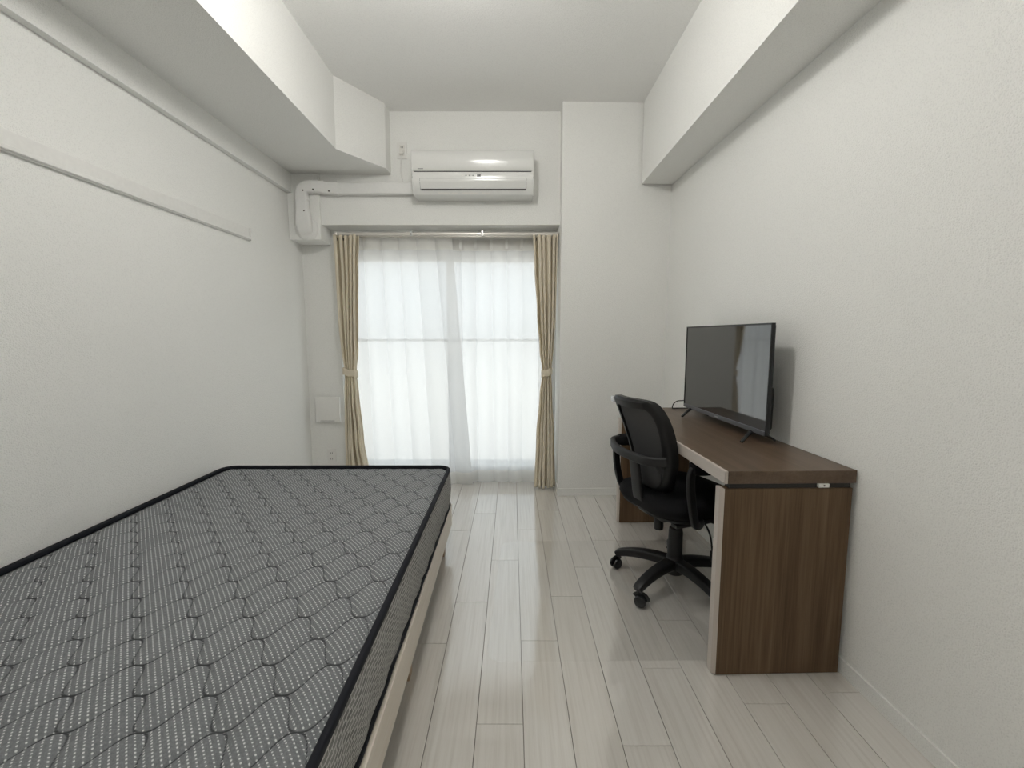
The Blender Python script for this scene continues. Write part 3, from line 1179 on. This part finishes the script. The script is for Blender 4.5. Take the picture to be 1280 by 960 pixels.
def make_pipe_cover():
    r = empty('pipe_cover', (-1.51, YA, 2.26), 0,
              'white plastic pipe duct elbow and round cap left of the air conditioner', 'pipe cover')
    O = Vector((-1.51, YA, 2.26))

    def loc(x, y, z):
        return Vector((x, y, z)) - O
    zc = 2.2615
    # straight duct on the drop beam
    bm = bmesh.new()
    for v in box(bm, -1.265, -0.699, YA - 0.056, YA - 0.001, zc - 0.039, zc + 0.039, bev=0.008, seg=3).verts:
        v.co -= O
    link('duct', bm, M['duct'], r, smooth=True, angle=40)
    # elbow: down the boxed corner, bending to the right
    sec = rrect(0.041, 0.030, 0.012)
    path = catmull([(-1.515, 3.362, 2.10), (-1.518, 3.362, 2.19), (-1.513, 3.362, 2.235), (-1.490, 3.362, 2.262), (-1.45, 3.364, 2.270), (-1.40, 3.370, 2.270), (-1.33, 3.385, 2.264), (-1.255, 3.390, 2.2615)], 6)
    link('elbow', sweep(bmesh.new(), [p - O for p in path], sec, up=(0, 1, 0)), M['duct'], r, smooth=True, angle=50)
    # collar ribs of the elbow
    for p, q, k in (((-1.516, 3.362, 2.175), (-1.516, 3.362, 2.190), 1.08), ((-1.452, 3.364, 2.270), (-1.438, 3.365, 2.270), 1.08), ((-1.375, 3.373, 2.269), (-1.363, 3.376, 2.268), 1.08), ((-1.278, 3.389, 2.262), (-1.262, 3.390, 2.2615), 1.10)):
        bm = bmesh.new()
        sweep(bm, [Vector(p) - O, Vector(q) - O], [(a * k, b * k) for a, b in sec], up=(0, 1, 0))
        link('collar', bm, M['duct'], r, smooth=True, angle=50)
    # teardrop hood running into the wall plate
    bm = bmesh.new()
    hp = catmull([(-1.515, 3.362, 2.11), (-1.512, 3.358, 2.06), (-1.510, 3.362, 2.01), (-1.507, 3.376, 1.965), (-1.503, 3.392, 1.945)], 5)
    sc = [(1 + 0.35 * sin(pi * i / (len(hp) - 1)), 1.0 - 0.35 * (i / (len(hp) - 1)) ** 2) for i in range(len(hp))]
    sweep(bm, [p - O for p in hp], sec, up=(0, 1, 0), scale=sc)
    link('hood', bm, M['duct'], r, smooth=True, angle=60)
    bm = bmesh.new()
    prof = [(0, -0.020), (0.062, -0.020), (0.076, -0.014), (0.084, 0.0), (0, 0.0)]
    lathe(bm, prof, loc(-1.505, 3.394, 1.983), 'y', 36)
    link('wall_plate', bm, M['duct'], r, smooth=True, angle=40)
    for x, y, z in ((-1.496, 3.331, 2.236), (-1.424, 3.333, 2.243), (-1.318, 3.352, 2.238), (-1.494, 3.331, 2.095), (-1.497, 3.3805, 1.918)):
        b = bmesh.new()
        lathe(b, [(0, -0.003), (0.005, -0.002), (0.006, 0.003), (0, 0.003)], loc(x, y, z), 'y', 12)
        link('screw', b, M['screw'], r, smooth=True)
    return r


make_pipe_cover()


def make_ac_outlet():
    r = empty('power_outlet', (-0.798, YA, 2.538), 0,
              'white wall socket with a plugged cord beside the air conditioner', 'power outlet')
    link('plate', bx(-0.036, 0.036, -0.008, 0, -0.058, 0.058, bev=0.003), M['white_plastic'], r)
    link('socket_insert', bx(-0.018, 0.018, -0.011, -0.008, -0.038, 0.038, bev=0.001, seg=1), M['ivory_plastic'], r)
    for z in (0.022,):
        link('slot', bx(-0.008, -0.005, -0.0115, -0.0105, z - 0.006, z + 0.006), M['dark_slot'], r)
        link('slot', bx(0.005, 0.008, -0.0115, -0.0105, z - 0.006, z + 0.006), M['dark_slot'], r)
    bm = bmesh.new()
    box(bm, -0.014, 0.014, -0.040, -0.011, -0.034, -0.010, bev=0.004)
    pl = link('plug', bm, M['ivory_plastic'], r, smooth=True, angle=40)
    bm = bmesh.new()
    tube(bm, catmull([(0, -0.034, -0.030), (-0.002, -0.030, -0.07), (-0.012, -0.014, -0.13), (-0.006, -0.008, -0.19), (0.006, -0.010, -0.232)], 6), 0.004, 8)
    link('cord', bm, M['white_plastic'], pl, smooth=True)
    return r


make_ac_outlet()


def make_vent():
    r = empty('vent_cover', (-1.482, YW, 0.61), 0,
              'square white ventilation cover on the wall beside the left curtain', 'vent cover')
    link('base', bx(-0.088, 0.088, -0.016, 0, -0.092, 0.092, bev=0.004), M['ivory_plastic'], r)
    link('cover', bx(-0.100, 0.100, -0.036, -0.016, -0.104, 0.104, bev=0.007, seg=3), M['white_plastic'], r, smooth=True, angle=40)
    link('slot', bx(-0.06, 0.055, -0.0367, -0.0355, -0.091, -0.087), M['grey_mark'], r)
    return r


make_vent()


def make_low_outlet():
    r = empty('power_outlet', (-1.475, YW, 0.225), 0,
              'low white wall socket plate just above the far edge of the mattress', 'power outlet')
    link('plate', bx(-0.036, 0.036, -0.008, 0, -0.060, 0.060, bev=0.003), M['white_plastic'], r)
    for z in (0.024, -0.024):
        si = link('socket_insert', bx(-0.017, 0.017, -0.0105, -0.008, z - 0.019, z + 0.019, bev=0.001, seg=1), M['white_plastic'], r)
        for x in (-0.0065, 0.0065):
            link('slot', bx(x - 0.0015, x + 0.0015, -0.0111, -0.0100, z - 0.006, z + 0.006), M['dark_slot'], si)
    return r


make_low_outlet()


def make_hanger_rail():
    r = empty('hanger_rail', (XL, 1.0, 1.79), 0,
              'long white hanging rail fixed to the left wall above the bed', 'hanging rail')
    y0, y1 = -1.4, 1.862
    o = link('backplate', bx(0, 0.012, y0, y1, 0.0, 0.072, bev=0.002), M['white_trim'], r)
    bm = bmesh.new()
    pr = [(0.0115, 0.006), (0.018, 0.005), (0.0205, 0.008), (0.0205, 0.020), (0.018, 0.022), (0.0165, 0.020), (0.016, 0.012), (0.0115, 0.011)]
    a = [bm.verts.new((x, y0, z)) for x, z in pr]
    b = [bm.verts.new((x, y1, z)) for x, z in pr]
    bm.faces.new(a)
    bm.faces.new(b[::-1])
    for i in range(len(pr)):
        bm.faces.new((a[i], b[i], b[(i + 1) % len(pr)], a[(i + 1) % len(pr)]))
    link('hook_lip', bm, M['white_trim'], r)
    link('end_cap', bx(0, 0.0215, y1, y1 + 0.004, -0.001, 0.073, bev=0.001, seg=1), M['white_trim'], r)
    return r


make_hanger_rail()


# ------------------------------------------------------------------ curtains
def make_rails():
    r = empty('curtain_rail', (-0.5, 3.50, 1.96), 0,
              'double white metal curtain rail in the recess over the window', 'curtain rail')
    for y, z in ((-0.037, 0.0), (0.038, 0.0)):
        bm = bx(-0.815, 0.835, y - 0.010, y + 0.010, z - 0.011, z + 0.011, bev=0.003)
        link('rail', bm, M['rail_metal'], r, smooth=True, angle=40)
        for x in (-0.822, 0.842):
            link('end_cap', bx(x - 0.008, x + 0.008, y - 0.012, y + 0.012, z - 0.013, z + 0.013, bev=0.003), M['rail_metal'], r)
    for x in (-0.255, 0.278):
        bm = bmesh.new()
        box(bm, x - 0.010, x + 0.010, -0.050, 0.089, 0.013, 0.024, bev=0.002)
        box(bm, x - 0.008, x + 0.008, -0.050, -0.044, -0.016, 0.014, bev=0.002)
        b_ = link('bracket', bm, M['alu'], r)
        bm = bmesh.new()
        lathe(bm, [(0, -0.055), (0.005, -0.055), (0.006, -0.049), (0, -0.049)], (x, 0, -0.002), 'y', 12)
        link('screw', bm, M['screw'], b_)
    return r


make_rails()


def lerp_tab(tab, z):
    for (za, a), (zb, b) in zip(tab, tab[1:]):
        if za >= z >= zb:
            t = (za - z) / (za - zb)
            t = t * t * (3 - 2 * t)
            return a + (b - a) * t
    return tab[-1][1] if z < tab[-1][0] else tab[0][1]


def drape(name, label, left_tab, right_tab, y0, tie_z, nfold, phase, z_top, z_bot, mirror):
    """pleated drape gathered by a tieback; tabs give its left/right outline by height"""
    xm = (left_tab[0][1] + right_tab[0][1]) / 2
    r = empty(name, (xm, y0, 0), 0, label, 'curtain', 'beige drapes')
    rnd = random.Random(5 + mirror)
    ph = [rnd.uniform(-0.4, 0.4) for _ in range(nfold + 2)]

    def fn(u, v):
        z = z_top + (z_bot - z_top) * v
        a, b = lerp_tab(left_tab, z), lerp_tab(right_tab, z)
        g = exp(-((z - tie_z) / 0.16) ** 2)                     # gathering
        uu = u + 0.022 * sin(2 * pi * u * 2 + 1.3 + 2.0 * v) * (1 - g)
        w = 2 * pi * nfold * uu + phase + 0.35 * sin(5 * v + 7 * u)
        amp = 0.042 * (1 - 0.55 * g) * (0.75 + 0.25 * sin(9 * u + 4 * v))
        x = a + (b - a) * u + 0.006 * (1 - g) * sin(2 * w) * (b - a) / 0.18
        fold = 1.0 - 2.0 * abs(sin(w / 2)) ** 0.75
        y = y0 + amp * fold - 0.012 * g * sin(pi * u) + 0.010 * sin(3 * v + 4 * u)
        return (x - xm, y - y0, z)
    o = link('drape_panel', strip_mesh(fn, 150, 110), M['drape'], r, smooth=True)
    solid(o, 0.0012)
    # tieback band round the gathered waist
    a, b = lerp_tab(left_tab, tie_z), lerp_tab(right_tab, tie_z)
    cx, hw = (a + b) / 2 - xm, (b - a) / 2 + 0.006
    path = []
    for i in range(40):
        t = 2 * pi * i / 40
        path.append(Vector((cx + hw * cos(t), 0.040 * sin(t) - 0.004, tie_z + 0.012 * cos(t) * (1 if mirror else -1) + 0.003 * sin(5 * t))))
    link('tieback', sweep(bmesh.new(), path, rrect(0.003, 0.025, 0.003), closed=True), M['drape'], r, smooth=True, angle=50)
    # heading hooks
    for k in range(4):
        x = left_tab[0][1] + (right_tab[0][1] - left_tab[0][1]) * (k + 0.5) / 4 - xm
        link('hook', bx(x - 0.0022, x + 0.0022, -0.008, 0.002, z_top - 0.036, z_top - 0.014, bev=0.001, seg=1), M['dark_slot'], r)
    return r


drape('drape', 'beige drape tied back at the left side of the window above the bed',
      [(1.945, -1.330), (1.70, -1.322), (1.35, -1.318), (1.10, -1.310), (0.92, -1.297), (0.75, -1.302), (0.4, -1.312), (0.02, -1.322)],
      [(1.945, -1.150), (1.70, -1.160), (1.35, -1.172), (1.10, -1.182), (0.92, -1.200), (0.75, -1.192), (0.4, -1.172), (0.02, -1.128)],
      3.455, 0.92, 5, 0.4, 1.947, 0.018, 0)
drape('drape', 'beige drape tied back at the right side of the window beside the pillar',
      [(1.955, 0.160), (1.70, 0.170), (1.35, 0.190), (1.10, 0.212), (0.92, 0.234), (0.75, 0.216), (0.4, 0.192), (0.015, 0.178)],
      [(1.955, 0.340), (1.70, 0.337), (1.35, 0.332), (1.10, 0.318), (0.92, 0.302), (0.75, 0.312), (0.4, 0.332), (0.015, 0.342)],
      3.455, 0.92, 5, 2.1, 1.947, 0.010, 1)


def sheer(name, label, xl, xr_, y0, npl, seed, z_top=1.945, z_bot=0.004):
    """voile sheet: pinch pleats at the head that relax into soft columns; xl/xr_ are (top, bottom)"""
    xm = (xl[0] + xr_[0]) / 2
    r = empty(name, (xm, y0, 0), 0, label, 'curtain', 'white voile curtains')
    rnd = random.Random(seed)
    jit = [rnd.uniform(-0.18, 0.18) for _ in range(npl + 3)]
    lean = [rnd.uniform(-0.5, 0.5) for _ in range(npl + 3)]

    def fn_off(off, z0, z1):
        def fn(u, v):
            z = z0 + (z1 - z0) * v
            h = (z_top - z) / (z_top - z_bot)
            a = xl[0] + (xl[1] - xl[0]) * h
            b = xr_[0] + (xr_[1] - xr_[0]) * h
            p = u * npl
            k = min(npl - 1, int(p))
            f = p - k + (jit[k] * (1 - (p - k)) + jit[k + 1] * (p - k)) * min(1, 0.25 + h) + 0.10 * lean[k] * h * sin(pi * (p - k))
            f = f - math.floor(f)
            # sharp valley at the pleat, broad round column between
            col = abs(sin(pi * f)) ** (0.45 + 0.5 * h)
            y = y0 + 0.024 - 0.040 * col * (0.75 + 0.5 * h * (0.6 + 0.4 * sin(k * 2.1)))
            y += 0.004 * sin(19 * u + 6 * h) * h + 0.0025 * sin(26 * z + 9 * u) * h
            x = a + (b - a) * u
            zz = z
            if h > 0.97:
                zz += 0.004 * sin(pi * f)
            return (x - xm, y - y0 + off, zz)
        return fn
    link('voile', strip_mesh(fn_off(0, z_top, z_bot), 220, 90), M['sheer'], r, smooth=True)
    link('header_tape', strip_mesh(fn_off(-0.003, z_top, z_top - 0.085), 220, 5), M['sheer_double'], r, smooth=True)
    link('hem', strip_mesh(fn_off(-0.003, 0.105, z_bot + 0.002), 220, 5), M['sheer_double'], r, smooth=True)
    return r


sheer('voile_curtain', 'white voile curtain on the left half of the window behind the bed', (-1.285, -1.270), (-0.462, -0.318), 3.530, 6, 3)
sheer('voile_curtain', 'white voile curtain on the right half of the window beside the right drape', (-0.520, -0.500), (0.315, 0.320), 3.586, 7, 11)
